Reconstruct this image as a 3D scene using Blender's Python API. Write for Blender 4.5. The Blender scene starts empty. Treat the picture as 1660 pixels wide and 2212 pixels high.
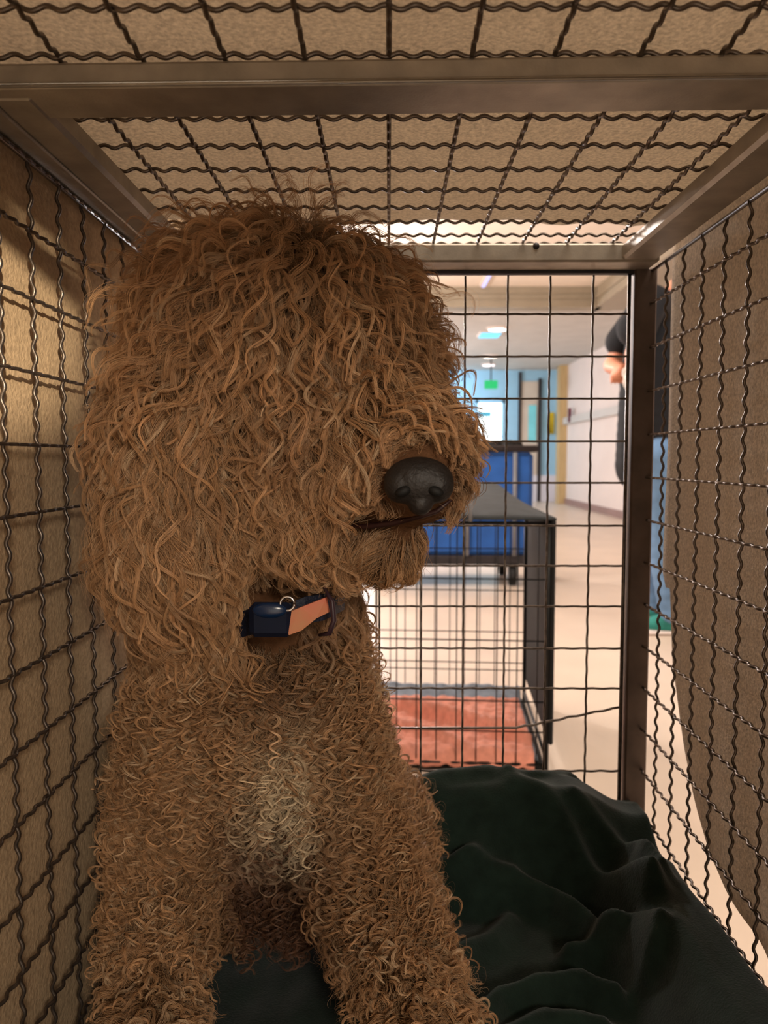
import bpy, math, random
import numpy as np
from mathutils import Vector, Matrix
from mathutils.bvhtree import BVHTree

random.seed(7); rng = np.random.default_rng(11)
S = bpy.context.scene; COL = S.collection
H = 0.82            # camera height above the room floor; all local z below are relative to it

# ------------------------------------------------------------------ camera
F = 1700.0
TH = math.atan(116 / F); YAW = math.atan(10 / F)
cam_d = bpy.data.cameras.new('camera'); cam = bpy.data.objects.new('camera', cam_d); COL.objects.link(cam)
cam.location = (0, 0, H); cam.rotation_euler = (math.pi / 2 - TH, 0, YAW)
cam_d.sensor_fit = 'HORIZONTAL'; cam_d.sensor_width = 36; cam_d.lens = F / 1660 * 36
cam_d.clip_start = 0.02; cam_d.clip_end = 60
cam_d.dof.use_dof = True; cam_d.dof.focus_distance = 0.62; cam_d.dof.aperture_fstop = 13
S.camera = cam
# ------------------------------------------------------------------ world, lights, exposure
w = bpy.data.worlds.new('world'); S.world = w; w.use_nodes = True
w.node_tree.nodes['Background'].inputs[0].default_value = (1.0, 0.88, 0.75, 1)
w.node_tree.nodes['Background'].inputs[1].default_value = 0.27
S.view_settings.view_transform = 'Standard'; S.view_settings.look = 'None'
S.view_settings.exposure = 0.0; S.view_settings.gamma = 1; S.view_settings.use_curve_mapping = False

def area(name, loc, target, size, power, color, sy=None, spread=180):
    l = bpy.data.lights.new(name, 'AREA'); l.energy = power; l.color = color
    l.shape = 'RECTANGLE'; l.size = size; l.size_y = sy or size; l.spread = math.radians(spread)
    o = bpy.data.objects.new(name, l); COL.objects.link(o)
    o.location = (loc[0], loc[1], loc[2] + H)
    o.rotation_euler = (Vector(target) - Vector(loc)).to_track_quat('-Z', 'Y').to_euler()
    return o
WARM = (1.0, 0.86, 0.70)
area('lamp_front', (0.55, -1.3, 0.62), (-0.05, 0.65, -0.05), 0.3, 20.0, WARM)
area('lamp_low', (0.1, -1.1, -0.35), (0.0, 0.65, -0.1), 0.9, 3.2, WARM)
area('lamp_over_cage', (0.35, 0.55, 1.55), (0.05, 0.5, 0.2), 1.0, 40, (1.0, 0.86, 0.72))
def fill_light(name, loc, power, color, r_=.12):
    l = bpy.data.lights.new(name, 'POINT'); l.energy = power; l.color = color; l.shadow_soft_size = r_
    o = bpy.data.objects.new(name, l); COL.objects.link(o); o.location = (loc[0], loc[1], loc[2] + H)
NEUT = (1.0, 0.93, 0.89)
fill_light('fill_room_near', (-.55, 3.9, 1.15), 115, NEUT); fill_light('fill_room_mid', (-.7, 7.0, 1.1), 150, NEUT); fill_light('fill_room_far', (-.7, 11.8, 1.0), 170, (.94, .94, 1.0))  # added fill lights, hidden behind the dog, to brighten ceiling and walls
area('lamp_room_side', (1.9, 2.6, 1.80), (1.9, 2.6, 0), 1.2, 30, NEUT)
area('daylight_far', (1.0, 14.0, 1.2), (1.0, 15.0, 0.3), 1.2, 16, (0.45, 0.75, 1.0))
sp = bpy.data.lights.new('lamp_left_patch', 'SPOT'); sp.energy = 300; sp.color = (1.0, 0.84, 0.62)
sp.spot_size = math.radians(8.5); sp.spot_blend = 0.35; sp.shadow_soft_size = 0.022
spo = bpy.data.objects.new('lamp_left_patch', sp); COL.objects.link(spo)
spo.location = (0.55, -1.10, H + 0.40)
spo.rotation_euler = (Vector((-0.272, 0.43, 0.150)) - Vector((0.55, -1.10, 0.40))).to_track_quat('-Z', 'Y').to_euler()

# ------------------------------------------------------------------ helpers
_fw = np.array([-math.sin(YAW) * math.cos(TH), math.cos(YAW) * math.cos(TH), -math.sin(TH)])
_rt = np.array([math.cos(YAW), math.sin(YAW), 0.0]); _up = np.cross(_rt, _fw)
def ray(px, py): return _fw + _rt * ((px - 830) / F) + _up * (-(py - 1106) / F)
def at(px, py, D):                      # point at distance y = D seen at a pixel of the photograph
    d = ray(px, py); return d * (D / d[1])
def on(px, py, axis, v):
    d = ray(px, py); return d * (v / d[axis])
def pix(P):                             # inverse: world (relative to camera) -> pixel
    P = np.atleast_2d(P); zc = P @ _fw
    return 830 + F * (P @ _rt) / zc, 1106 - F * (P @ _up) / zc
def s2l(c):
    return tuple(((v / 255) / 12.92 if v <= 10 else ((v / 255 + .055) / 1.055) ** 2.4) for v in c)

def mesh_obj(name, V, Fc, mat=None, parent=None, smooth=True, rel=True):
    V = np.asarray(V, dtype=float)
    me = bpy.data.meshes.new(name)
    me.from_pydata(V.tolist(), [], [tuple(int(i) for i in f) for f in Fc]); me.validate()
    if smooth: me.polygons.foreach_set('use_smooth', [True] * len(me.polygons))
    if mat: me.materials.append(mat)
    o = bpy.data.objects.new(name, me); COL.objects.link(o)
    if parent: o.parent = parent
    elif rel: o.location = (0, 0, H)
    return o
def tag(o, label, cat, group=None, kind=None):
    if label: o['label'] = label
    if cat: o['category'] = cat
    if group: o['group'] = group
    if kind: o['kind'] = kind
    return o
def thing(name, label, cat, group=None):
    o = bpy.data.objects.new(name, None); COL.objects.link(o); o.location = (0, 0, H); o.empty_display_size = .05
    return tag(o, label, cat, group)

class MB:
    def __init__(s): s.V = []; s.F = []; s.n = 0
    def add(s, V, Fc):
        V = np.asarray(V, float); s.V.append(V); s.F += [tuple(i + s.n for i in f) for f in Fc]; s.n += len(V); return s
    def box(s, a, b, bev=0.0, R=None):
        a = np.array(a, float); b = np.array(b, float); lo = np.minimum(a, b); hi = np.maximum(a, b)
        if bev <= 0:
            V = [(x, y, z) for x in (lo[0], hi[0]) for y in (lo[1], hi[1]) for z in (lo[2], hi[2])]
            Fc = [(0, 1, 3, 2), (4, 6, 7, 5), (0, 4, 5, 1), (2, 3, 7, 6), (0, 2, 6, 4), (1, 5, 7, 3)]
        else:
            bev = min(bev, (hi - lo).min() * .45)
            V = []; idx = {}
            for i in (0, 1):
                for j in (0, 1):
                    for k in (0, 1):
                        c = np.array([hi[0] if i else lo[0], hi[1] if j else lo[1], hi[2] if k else lo[2]])
                        sg = np.array([-1 if i else 1, -1 if j else 1, -1 if k else 1])
                        for ax in range(3):
                            p = c + sg * bev; p[ax] = c[ax]; idx[(i, j, k, ax)] = len(V); V.append(p)
            g = lambda i, j, k, a: idx[(i, j, k, a)]
            Fc = []
            for i in (0, 1):
                f = [g(i, 0, 0, 0), g(i, 1, 0, 0), g(i, 1, 1, 0), g(i, 0, 1, 0)]; Fc.append(f if i else f[::-1])
                f = [g(0, i, 0, 1), g(0, i, 1, 1), g(1, i, 1, 1), g(1, i, 0, 1)]; Fc.append(f if i else f[::-1])
                f = [g(0, 0, i, 2), g(1, 0, i, 2), g(1, 1, i, 2), g(0, 1, i, 2)]; Fc.append(f if i else f[::-1])
            for a_ in (0, 1):
                for b_ in (0, 1):
                    Fc.append([g(0, a_, b_, 1), g(1, a_, b_, 1), g(1, a_, b_, 2), g(0, a_, b_, 2)])
                    Fc.append([g(a_, 0, b_, 0), g(a_, 1, b_, 0), g(a_, 1, b_, 2), g(a_, 0, b_, 2)])
                    Fc.append([g(a_, b_, 0, 0), g(a_, b_, 1, 0), g(a_, b_, 1, 1), g(a_, b_, 0, 1)])
            for i in (0, 1):
                for j in (0, 1):
                    for k in (0, 1): Fc.append([g(i, j, k, 0), g(i, j, k, 1), g(i, j, k, 2)])
        V = np.array(V)
        if R is not None:
            c = (lo + hi) / 2; V = (V - c) @ np.array(R).T + c
        return s.add(V, Fc)
    def tube(s, P, r, n=6, cap=True, flat=None):
        P = np.asarray(P, float); m = len(P); r = np.broadcast_to(r, (m,)) if np.ndim(r) < 2 else r
        T = np.gradient(P, axis=0); T /= np.linalg.norm(T, axis=1)[:, None] + 1e-12
        ref = np.array([0, 0, 1.0]) if abs(T[:, 2]).max() < .9 else (np.array([1.0, 0, 0]) if abs(T[:, 0]).max() < .9 else np.array([0, 1.0, 0]))
        if abs(T @ ref).max() > .95: ref = np.array([.37, .61, .70])
        U = np.cross(T, ref); U /= np.linalg.norm(U, axis=1)[:, None] + 1e-12; W = np.cross(T, U)
        a = np.arange(n) * 2 * np.pi / n
        V = P[:, None, :] + r[:, None, None] * (U[:, None, :] * np.cos(a)[None, :, None] + W[:, None, :] * np.sin(a)[None, :, None] * (flat or 1))
        Fc = [(i * n + j, i * n + (j + 1) % n, (i + 1) * n + (j + 1) % n, (i + 1) * n + j) for i in range(m - 1) for j in range(n)]
        if cap: Fc += [tuple(range(n))[::-1], tuple((m - 1) * n + j for j in range(n))]
        return s.add(V.reshape(-1, 3), Fc)
    def ell(s, c, r, R=None, nu=20, nv=12):
        V = [(0, 0, 1)]; Fc = []
        for i in range(1, nv):
            p = math.pi * i / nv
            for j in range(nu):
                q = 2 * math.pi * j / nu; V.append((math.sin(p) * math.cos(q), math.sin(p) * math.sin(q), math.cos(p)))
        V.append((0, 0, -1)); V = np.array(V) * np.array(r)
        if R is not None: V = V @ np.array(R).T
        V = V + np.array(c)
        for j in range(nu): Fc.append((0, 1 + j, 1 + (j + 1) % nu))
        for i in range(nv - 2):
            for j in range(nu):
                a = 1 + i * nu; Fc.append((a + j, a + nu + j, a + nu + (j + 1) % nu, a + (j + 1) % nu))
        a = 1 + (nv - 2) * nu; e = len(V) - 1
        for j in range(nu): Fc.append((a + j, e, a + (j + 1) % nu))
        return s.add(V, Fc)
    def cap(s, P, R_, n=18, sub=8):       # rounded limb through points with radii
        P = np.array(P, float); R_ = np.array(R_, float)
        for i in range(len(P) - 1):
            for k in range(sub + 1):
                t = k / sub
                s.ell(P[i] * (1 - t) + P[i + 1] * t, [R_[i] * (1 - t) + R_[i + 1] * t] * 3, nu=n, nv=10)
        return s
    def build(s, name, mat=None, parent=None, smooth=True):
        return mesh_obj(name, np.concatenate(s.V), s.F, mat, parent, smooth)

def remeshed(mb, name, voxel, mat, parent=None, smooth=4):
    t = mb.build('tmp_' + name, None)
    m = t.modifiers.new('r', 'REMESH'); m.mode = 'VOXEL'; m.voxel_size = voxel
    if smooth:
        m2 = t.modifiers.new('s', 'SMOOTH'); m2.iterations = smooth; m2.factor = .5
    bpy.context.view_layer.update()
    dg = bpy.context.evaluated_depsgraph_get()
    me = bpy.data.meshes.new_from_object(t.evaluated_get(dg)); me.name = name
    old = t.data; bpy.data.objects.remove(t); bpy.data.meshes.remove(old)
    me.materials.clear(); me.materials.append(mat)
    me.polygons.foreach_set('use_smooth', [True] * len(me.polygons))
    o = bpy.data.objects.new(name, me); COL.objects.link(o)
    if parent: o.parent = parent
    else: o.location = (0, 0, H)
    return o

# ------------------------------------------------------------------ materials
def nodes(name):
    m = bpy.data.materials.new(name); m.use_nodes = True
    nt = m.node_tree; return m, nt, nt.nodes['Principled BSDF']
def mat(name, rgb, rough=.6, metal=0.0, var=0.0, scale=30, bump=0.0, bscale=None, spec=.4, sheen=0.0, detail=6, rgb2=None, stretch=None, dist=.002):
    m, nt, b = nodes(name); c = s2l(rgb)
    b.inputs['Base Color'].default_value = (*c, 1); b.inputs['Roughness'].default_value = rough
    b.inputs['Metallic'].default_value = metal; b.inputs['Specular IOR Level'].default_value = spec
    if sheen: b.inputs['Sheen Weight'].default_value = sheen; b.inputs['Sheen Roughness'].default_value = .5
    tc = nt.nodes.new('ShaderNodeTexCoord'); mp = nt.nodes.new('ShaderNodeMapping')
    nt.links.new(tc.outputs['Object'], mp.inputs[0])
    if stretch: mp.inputs['Scale'].default_value = stretch
    if var or rgb2:
        n = nt.nodes.new('ShaderNodeTexNoise'); n.inputs['Scale'].default_value = scale; n.inputs['Detail'].default_value = detail
        nt.links.new(mp.outputs[0], n.inputs['Vector'])
        r = nt.nodes.new('ShaderNodeValToRGB'); r.color_ramp.elements[0].position = .3; r.color_ramp.elements[1].position = .7
        c2 = s2l(rgb2) if rgb2 else tuple(min(1, v * (1 + var)) for v in c)
        c1 = c if rgb2 else tuple(v * (1 - var) for v in c)
        r.color_ramp.elements[0].color = (*c1, 1); r.color_ramp.elements[1].color = (*c2, 1)
        nt.links.new(n.outputs[0], r.inputs[0]); nt.links.new(r.outputs[0], b.inputs['Base Color'])
    if bump:
        n2 = nt.nodes.new('ShaderNodeTexNoise'); n2.inputs['Scale'].default_value = bscale or scale * 3; n2.inputs['Detail'].default_value = 5
        nt.links.new(mp.outputs[0], n2.inputs['Vector'])
        bp = nt.nodes.new('ShaderNodeBump'); bp.inputs['Strength'].default_value = bump; bp.inputs['Distance'].default_value = dist
        nt.links.new(n2.outputs[0], bp.inputs['Height']); nt.links.new(bp.outputs[0], b.inputs['Normal'])
    return m
def emit(name, rgb, strength):
    m, nt, b = nodes(name); b.inputs['Base Color'].default_value = (0, 0, 0, 1)
    b.inputs['Emission Color'].default_value = (*s2l(rgb), 1); b.inputs['Emission Strength'].default_value = strength
    return m

M_WIRE = mat('galvanised_wire', (98, 88, 80), rough=.36, metal=.8, var=.35, scale=160, spec=.5)
M_FRAME = mat('brushed_steel_frame', (158, 150, 138), rough=.45, metal=.6, var=.18, scale=14, stretch=(3, 3, 3), bump=.1, bscale=200)
M_POST = mat('brown_steel_post', (96, 82, 74), rough=.5, metal=.6, var=.25, scale=30)
M_COVER = mat('beige_cover_fleece', (198, 186, 170), rough=.95, var=.26, scale=330, spec=.1, bump=.8, bscale=420, sheen=.2, detail=3)
M_WALL_L = mat('speckled_beige_wall', (186, 160, 128), rough=.8, var=.16, scale=260, bump=.5, bscale=300, spec=.2, detail=3)
M_BLANKET = mat('dark_green_fleece', (25, 38, 32), rough=.95, var=.25, scale=60, bump=.35, bscale=500, spec=.1, sheen=.12)
M_FLOOR = mat('pale_vinyl_floor', (214, 196, 178), rough=.35, var=.08, scale=2.5, spec=.4)
M_WHITE = mat('painted_wall', (226, 212, 204), rough=.7, var=.03, scale=3)
M_LOWWALL = mat('painted_dado', (214, 212, 220), rough=.6, var=.03, scale=3)
M_CEIL = mat('ceiling_paint', (228, 214, 198), rough=.8, var=.04, scale=5)
M_CEIL2 = mat('grey_ceiling_paint', (196, 192, 186), rough=.8, var=.06, scale=4)
M_TRIM = mat('soffit_trim', (150, 138, 118), rough=.5, var=.05, scale=10)
M_OAK = mat('pale_wood', (196, 168, 120), rough=.5, var=.12, scale=6, stretch=(6, 6, .6))
M_BLUEGLOW = mat('daylit_blue_wall', (156, 200, 224), rough=.6, var=.05, scale=4)  # blue daylight glow around the end window put into the base colour
M_DARK = mat('dark_metal', (48, 44, 46), rough=.5, metal=.3, var=.1, scale=20)
M_BLACKW = mat('black_crate_wire', (26, 25, 24), rough=.4, metal=.5, var=.2, scale=80)
M_COVERB = mat('charcoal_cloth', (44, 48, 50), rough=.9, var=.25, scale=22, bump=.4, bscale=80)
M_BLACKC = mat('black_cloth', (9, 9, 10), rough=.85, var=.3, scale=20, bump=.4, bscale=60)
M_BLUE = mat('blue_canvas', (34, 84, 156), rough=.8, var=.18, scale=8, bump=.3, bscale=60)
M_GREYPL = mat('grey_plastic', (120, 122, 126), rough=.5, var=.1, scale=20)
M_PAD = mat('grey_blue_pad', (130, 140, 152), rough=.9, var=.2, scale=30, bump=.4, bscale=60)
M_PINK = mat('salmon_towel', (222, 146, 124), rough=.95, var=.14, scale=50, bump=.5, bscale=200, sheen=.2)
M_RUBBER = mat('black_rubber', (22, 22, 22), rough=.7, var=.1, scale=20)

def make_translucent(m, fac):
    nt = m.node_tree; b = nt.nodes['Principled BSDF']; out = nt.nodes['Material Output']
    tr = nt.nodes.new('ShaderNodeBsdfTranslucent'); mx = nt.nodes.new('ShaderNodeMixShader'); mx.inputs[0].default_value = fac
    src = b.inputs['Base Color'].links[0].from_socket
    nt.links.new(src, tr.inputs['Color']); nt.links.new(b.inputs['Normal'].links[0].from_socket, tr.inputs['Normal'])
    nt.links.new(b.outputs[0], mx.inputs[1]); nt.links.new(tr.outputs[0], mx.inputs[2]); nt.links.new(mx.outputs[0], out.inputs[0])
make_translucent(M_COVER, .5)
# ------------------------------------------------------------------ setting
def struct(name, mb, m):
    o = mb.build(name, m, None, smooth=False); o['kind'] = 'structure'; return o
FZ = -H
struct('floor', MB().box((-3, -3, FZ - .1), (6, 15.3, FZ)), M_FLOOR)
struct('wall_left', MB().box((-.38, -1.0, FZ), (-.272, 1.25, 1.9)), M_WALL_L)
struct('wall_right', MB().box((3.2, 1.0, FZ), (3.4, 15.2, .62)).box((3.2, 1.0, .62), (3.4, 15.2, 1.9)), M_WHITE)
struct('wall_back', MB().box((-1.8, 15.0, FZ), (1.68, 15.2, 1.9)).box((2.16, 15.0, FZ), (3.2, 15.2, 1.9))
       .box((1.68, 15.0, FZ), (2.16, 15.2, .26)).box((1.68, 15.0, 1.06), (2.16, 15.2, 1.9)), M_BLUEGLOW)
struct('wall_corridor', MB().box((-1.9, 1.6, FZ), (-1.8, 15.2, 1.9)), M_WHITE)
struct('ceiling', MB().box((-1.9, 1.3, 1.86), (3.4, 9.0, 1.96)), M_CEIL)
struct('ceiling_corridor', MB().box((-1.9, 9.0, 1.66), (3.2, 15.2, 1.76)), M_CEIL2)
struct('trim_1', MB().box((-1.8, 8.75, 1.65), (2.34, 9.0, 1.74)).box((-1.8, 8.72, 1.735), (2.36, 9.0, 1.79)).box((-1.8, 8.69, 1.79), (2.38, 9.0, 1.86)), M_TRIM)
struct('trim_2', MB().box((2.28, 1.3, 1.65), (2.5, 9.0, 1.74)).box((2.26, 1.3, 1.74), (2.5, 9.0, 1.86)).box((2.5, 1.3, 1.66), (3.2, 9.0, 1.70)), M_TRIM)
struct('trim_3', MB().box((3.12, 1.0, .60), (3.2, 14.4, .72)), mat('handrail_paint', (196, 188, 180), rough=.5, var=.04, scale=5))
struct('baseboard_right', MB().box((3.17, 1.0, FZ), (3.2, 14.9, FZ + .1)), mat('brown_baseboard', (150, 120, 112), rough=.5, var=.08, scale=8))
struct('baseboard_back', MB().box((2.2, 14.95, FZ), (3.2, 15.0, FZ + .5)), M_LOWWALL)
struct('trim_4', MB().box((3.06, 14.2, FZ), (3.2, 14.45, 1.66)), M_OAK)

win = bpy.data.objects.new('window_1', None); COL.objects.link(win); win.location = (0, 0, H); win['kind'] = 'structure'
MB().box((1.68, 15.03, .26), (2.16, 15.05, 1.06)).build('pane', emit('daylight_pane', (225, 248, 255), 5.0), win, False)
fr = MB()
for a, b in (((1.64, 14.97, .22), (1.70, 15.05, 1.10)), ((2.14, 14.97, .22), (2.20, 15.05, 1.10)), ((1.64, 14.97, .22), (2.20, 15.05, .28)), ((1.64, 14.97, 1.04), (2.20, 15.05, 1.10))): fr.box(a, b, .004)
fr.build('window_frame', M_BLUEGLOW, win, False)
MB().box((1.70, 14.98, .40), (2.14, 15.0, .425)).build('glazing_bar', M_DARK, win, False)
MB().box((1.70, 14.98, .78), (1.94, 15.0, .88)).build('window_notice', mat('cyan_notice', (90, 180, 205), rough=.6, var=.1, scale=12), win, False)
for n, (xa, xb) in enumerate(((2.46, 2.52), (2.80, 2.86))):
    pass
d1 = bpy.data.objects.new('door_1', None); COL.objects.link(d1); d1.location = (0, 0, H); d1['kind'] = 'structure'
MB().box((2.45, 14.93, FZ), (2.50, 15.0, 1.62), .004).box((2.82, 14.93, FZ), (2.88, 15.0, 1.5), .004).build('door_frame', M_DARK, d1, False)
MB().box((2.50, 14.97, FZ), (2.82, 15.0, 1.45), .004).build('door_leaf', mat('door_paint', (206, 192, 176), rough=.6, var=.05, scale=5), d1, False)
MB().box((2.64, 14.955, .3), (2.79, 14.97, 1.0), .003).build('door_glass', mat('pale_cyan_glass', (130, 220, 230), rough=.2, var=.1, scale=4), d1, False)

def ceil_disc(px, py, z, r, colr, st, label):
    D = on(px, py, 2, z); t = thing('ceiling_light', label, 'light', 'recessed corridor ceiling lights')
    t.location = (D[0], D[1], H + z)
    a = np.linspace(0, 2 * np.pi, 25)[:-1]
    V = [(r * 1.25 * math.cos(q), r * 1.25 * math.sin(q), 0) for q in a] + [(r * math.cos(q), r * math.sin(q), -.03) for q in a]
    mesh_obj('trim_ring', V, [(i, (i + 1) % 24, 24 + (i + 1) % 24, 24 + i) for i in range(24)], M_WHITE, t)
    V = [(r * math.cos(q), r * math.sin(q), -.025) for q in a]
    mesh_obj('diffuser', V, [tuple(range(24))[::-1]], emit('lamp_glow', colr, st), t)
ceil_disc(1076, 708, 1.66, .12, (255, 240, 230), 7, 'round warm white corridor ceiling lamp, the one nearest the wire door')
ceil_disc(1060, 768, 1.66, .11, (255, 240, 225), 5, 'round corridor ceiling lamp behind the cyan light strip')
ceil_disc(1056, 786, 1.66, .11, (250, 240, 245), 5, 'round corridor ceiling lamp farthest down, above the green sign')
def strip(x0, x1, y0, y1, z, colr, st, label, nm='strip_light'):
    t = thing(nm, label, 'light'); t.location = ((x0 + x1) / 2, (y0 + y1) / 2, H + z)
    hx, hy = (x1 - x0) / 2, (y1 - y0) / 2
    MB().box((-hx - .02, -hy - .02, -.02), (hx + .02, hy + .02, 0)).build('housing', M_WHITE, t, False)
    MB().box((-hx, -hy, -.03), (hx, hy, -.02)).build('diffuser', emit('strip_glow', colr, st), t, False)
strip(1.22, 1.48, 10.45, 10.85, 1.66, (110, 215, 255), 1.5, 'small cyan glowing ceiling light between two round corridor lamps')
strip(1.0, 1.03, 7.6, 8.6, 1.86, (190, 190, 255), 1.6, 'thin lilac ceiling strip light just before the grey soffit trim')
strip(1.08, 1.22, 7.95, 8.0, 1.86, (120, 125, 190), 1.0, 'short dim blue ceiling strip beside the lilac strip light')
t = thing('exit_sign', 'small green glowing exit sign hanging in the far blue corridor', 'sign'); t.location = (1.70, 13.2, H + 1.22)
MB().box((-.11, -.02, -.07), (.11, .02, .07), .01).build('sign_box', emit('green_glow', (20, 190, 110), 1.2), t, False)
MB().box((-.01, -.01, .07), (.01, .01, .44)).build('bracket', M_DARK, t, False)
t = MB().box((3.02, 14.92, .46), (3.12, 14.96, .86), .006).build('yellow_notice', mat('yellow_card', (228, 200, 50), rough=.6, var=.08, scale=12)); tag(t, 'bright yellow upright notice on the corridor end wall', 'sign')
t = MB().box((3.10, 13.6, .62), (3.14, 13.72, .86), .006).build('fire_alarm_box', mat('maroon_plastic', (130, 40, 60), rough=.5, var=.1, scale=12)); tag(t, 'small dark red box on the corridor wall beside the pale wood post', 'alarm')

# ------------------------------------------------------------------ blue laundry cart
cart = thing('laundry_cart', 'blue canvas laundry cart with a dark rim on castors behind the black crate', 'cart')
c0 = MB(); c0.box((-.15, 5.0, -.62), (.92, 5.6, .045), .03); c0.build('canvas_body', M_BLUE, cart, False)
MB().tube([(-.15, 4.98, .06), (.93, 4.98, .06), (.93, 5.62, .06), (-.15, 5.62, .06), (-.15, 4.98, .06)], .022, 8).build('rim', M_DARK, cart)
for k, x in enumerate((.18, .50, .80)):
    MB().tube([(x, 4.985, .04), (x, 4.985, -.62)], .014, 6).build('upright', M_GREYPL, cart)
MB().box((-.13, 5.0, -.68), (.90, 5.6, -.62), .01).build('base', M_DARK, cart, False)
for x, y in ((-.05, 5.05), (.80, 5.05), (-.05, 5.5), (.80, 5.5)):
    a = np.linspace(0, 2 * np.pi, 17)
    c = MB().tube([(x - .02, y, -.757), (x + .02, y, -.757)], .062, 16).build('caster', M_RUBBER, cart)
    MB().box((x - .03, y - .015, -.76), (x - .022, y + .015, -.68)).box((x + .022, y - .015, -.76), (x + .03, y + .015, -.68)).box((x - .03, y - .015, -.69), (x + .03, y + .015, -.68)).build('fork', M_GREYPL, c, False)
lump = MB()
for i in range(9):
    lump.ell((.45 + i * .05, 5.25 + rng.uniform(-.05, .05), .082), (.05, .06, .03 + .012 * rng.random()), nu=12, nv=8)
lp = remeshed(lump, 'laundry_heap', .012, M_BLACKC, None, 3); tag(lp, 'low crumpled dark cloth lying on top of the blue laundry cart', 'cloth')

# ------------------------------------------------------------------ black wire crate on the floor
bc = thing('folding_crate', 'black wire folding crate on the floor under a charcoal cloth top', 'crate')
X0, X1, Y0, Y1, ZB, ZT = -.27, .410, 2.0, 2.6, -.80, -.165
pr_ = MB()
for x, y in ((X0, Y0), (X1, Y0), (X0, Y1), (X1, Y1)):
    pr_ = MB().tube([(x, y, FZ), (x, y, ZT)], .006, 8); pr_.build('corner_post', M_BLACKW, bc)
for nm, pts in (('front_rail', [(X0, Y0, ZT), (X1, Y0, ZT)]), ('front_rail', [(X0, Y0, ZB + .003), (X1, Y0, ZB + .003)]), ('back_rail', [(X0, Y1, ZT), (X1, Y1, ZT)]), ('back_rail', [(X0, Y1, ZB + .03), (X1, Y1, ZB + .03)]),
                ('side_rail', [(X1, Y0, ZT), (X1, Y1, ZT)]), ('side_rail', [(X1, Y0, ZB + .02), (X1, Y1, ZB + .02)]), ('side_rail', [(X0, Y0, ZT), (X0, Y1, ZT)])):
    MB().tube(pts, .005, 8).build(nm, M_BLACKW, bc)
vw = MB().tube([(0, 0, ZB), (0, 0, ZT)], .0018, 6).build('wire', M_BLACKW, bc); first = True
def put(o, loc, parent):
    c = o.copy(); COL.objects.link(c); c.parent = parent; c.location = loc; return c
for y, dx in ((Y0, .052), (Y1, .05)):
    x = X0 + .03
    while x < X1 - .01:
        if first: vw.location = (x, y, 0); first = False
        else: put(vw, (x, y, 0), bc)
        x += dx
hw = MB().tube([(X0, 0, 0), (X1, 0, 0)], .002, 6).build('wire', M_BLACKW, bc); hw.location = (0, Y0, -.31)
for y, z in ((Y0, -.47), (Y0, -.63), (Y0, -.71), (Y1, -.30), (Y1, -.44), (Y1, -.58), (Y1, -.685), (Y1, -.71)): put(hw, (0, y, z), bc)
MB().box((X0, Y0 + .01, FZ + .003), (X1, Y1 - .01, FZ + .018), .008).build('tray', M_RUBBER, bc, False)
sc_ = MB(); 
sc_.box((X1 + .004, Y0 - .01, -.74), (X1 + .016, Y1 + .01, ZT + .01), .004); sc_.build('side_cloth', M_BLACKC, bc, False)
# sagging cloth top, rising towards the back
nx, ny = 28, 22; V = []
for j in range(ny):
    for i in range(nx):
        u, v = i / (nx - 1), j / (ny - 1)
        x = X0 - .01 + u * (X1 - X0 + .026) - .065 * v * max(0, (u - .6) / .4); y = Y0 - .012 + v * (Y1 - Y0 + .03)
        z = ZT + .008 + .068 * v ** .8 * min(1, (1 - u) / .12 + .25) + .004 * math.sin(u * 17 + v * 5) * v
        V.append((x, y, z))
Fq = [(j * nx + i, j * nx + i + 1, (j + 1) * nx + i + 1, (j + 1) * nx + i) for j in range(ny - 1) for i in range(nx - 1)]
ct = mesh_obj('top_cloth', V, Fq, M_COVERB, bc); sm = ct.modifiers.new('t', 'SOLIDIFY'); sm.thickness = .006; sm.offset = 1
kn = at(1018, 1068, 1.985); kb = at(1019, 1128, 1.985)
MB().ell(kn, (.017, .014, .016)).ell(kn + np.array([-.012, 0, .012]), (.012, .01, .01)).tube([kn, kb], .005, 8).build('grey_latch', M_GREYPL, bc)
bc.children[-1]['label'] = 'pale grey knob on a short upright rod'
# pad and towel inside
def sheet(name, x0, x1, y0, y1, zf, m, nx=60, ny=50, th=.012, parent=None):
    V = []
    for j in range(ny):
        for i in range(nx):
            x = x0 + (x1 - x0) * i / (nx - 1); y = y0 + (y1 - y0) * j / (ny - 1); V.append((x, y, zf(x, y)))
    Fq = [(j * nx + i, j * nx + i + 1, (j + 1) * nx + i + 1, (j + 1) * nx + i) for j in range(ny - 1) for i in range(nx - 1)]
    o = mesh_obj(name, V, Fq, m, parent); s = o.modifiers.new('t', 'SOLIDIFY'); s.thickness = th; s.offset = -1; return o
def nz(x, y, f=1.0, s=0.0):
    return (math.sin(f * (x * 1.3 + y * .7) + s) + math.sin(f * (x * -.6 + y * 1.5) * 1.3 + s * 2 + 1) + math.sin(f * (x * 1.9 - y * .4) * 2.1 + s * 3)) / 3
o = sheet('grey_pad', X0 + .02, X1 - .02, Y0 + .03, Y1 - .03, lambda x, y: -.782 + .006 * nz(x, y, 30) + .030 * max(0, (y - 2.45) / .12), M_PAD, th=.018)
tag(o, 'grey blue padded mat lining the black folding crate', 'mat')
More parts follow.
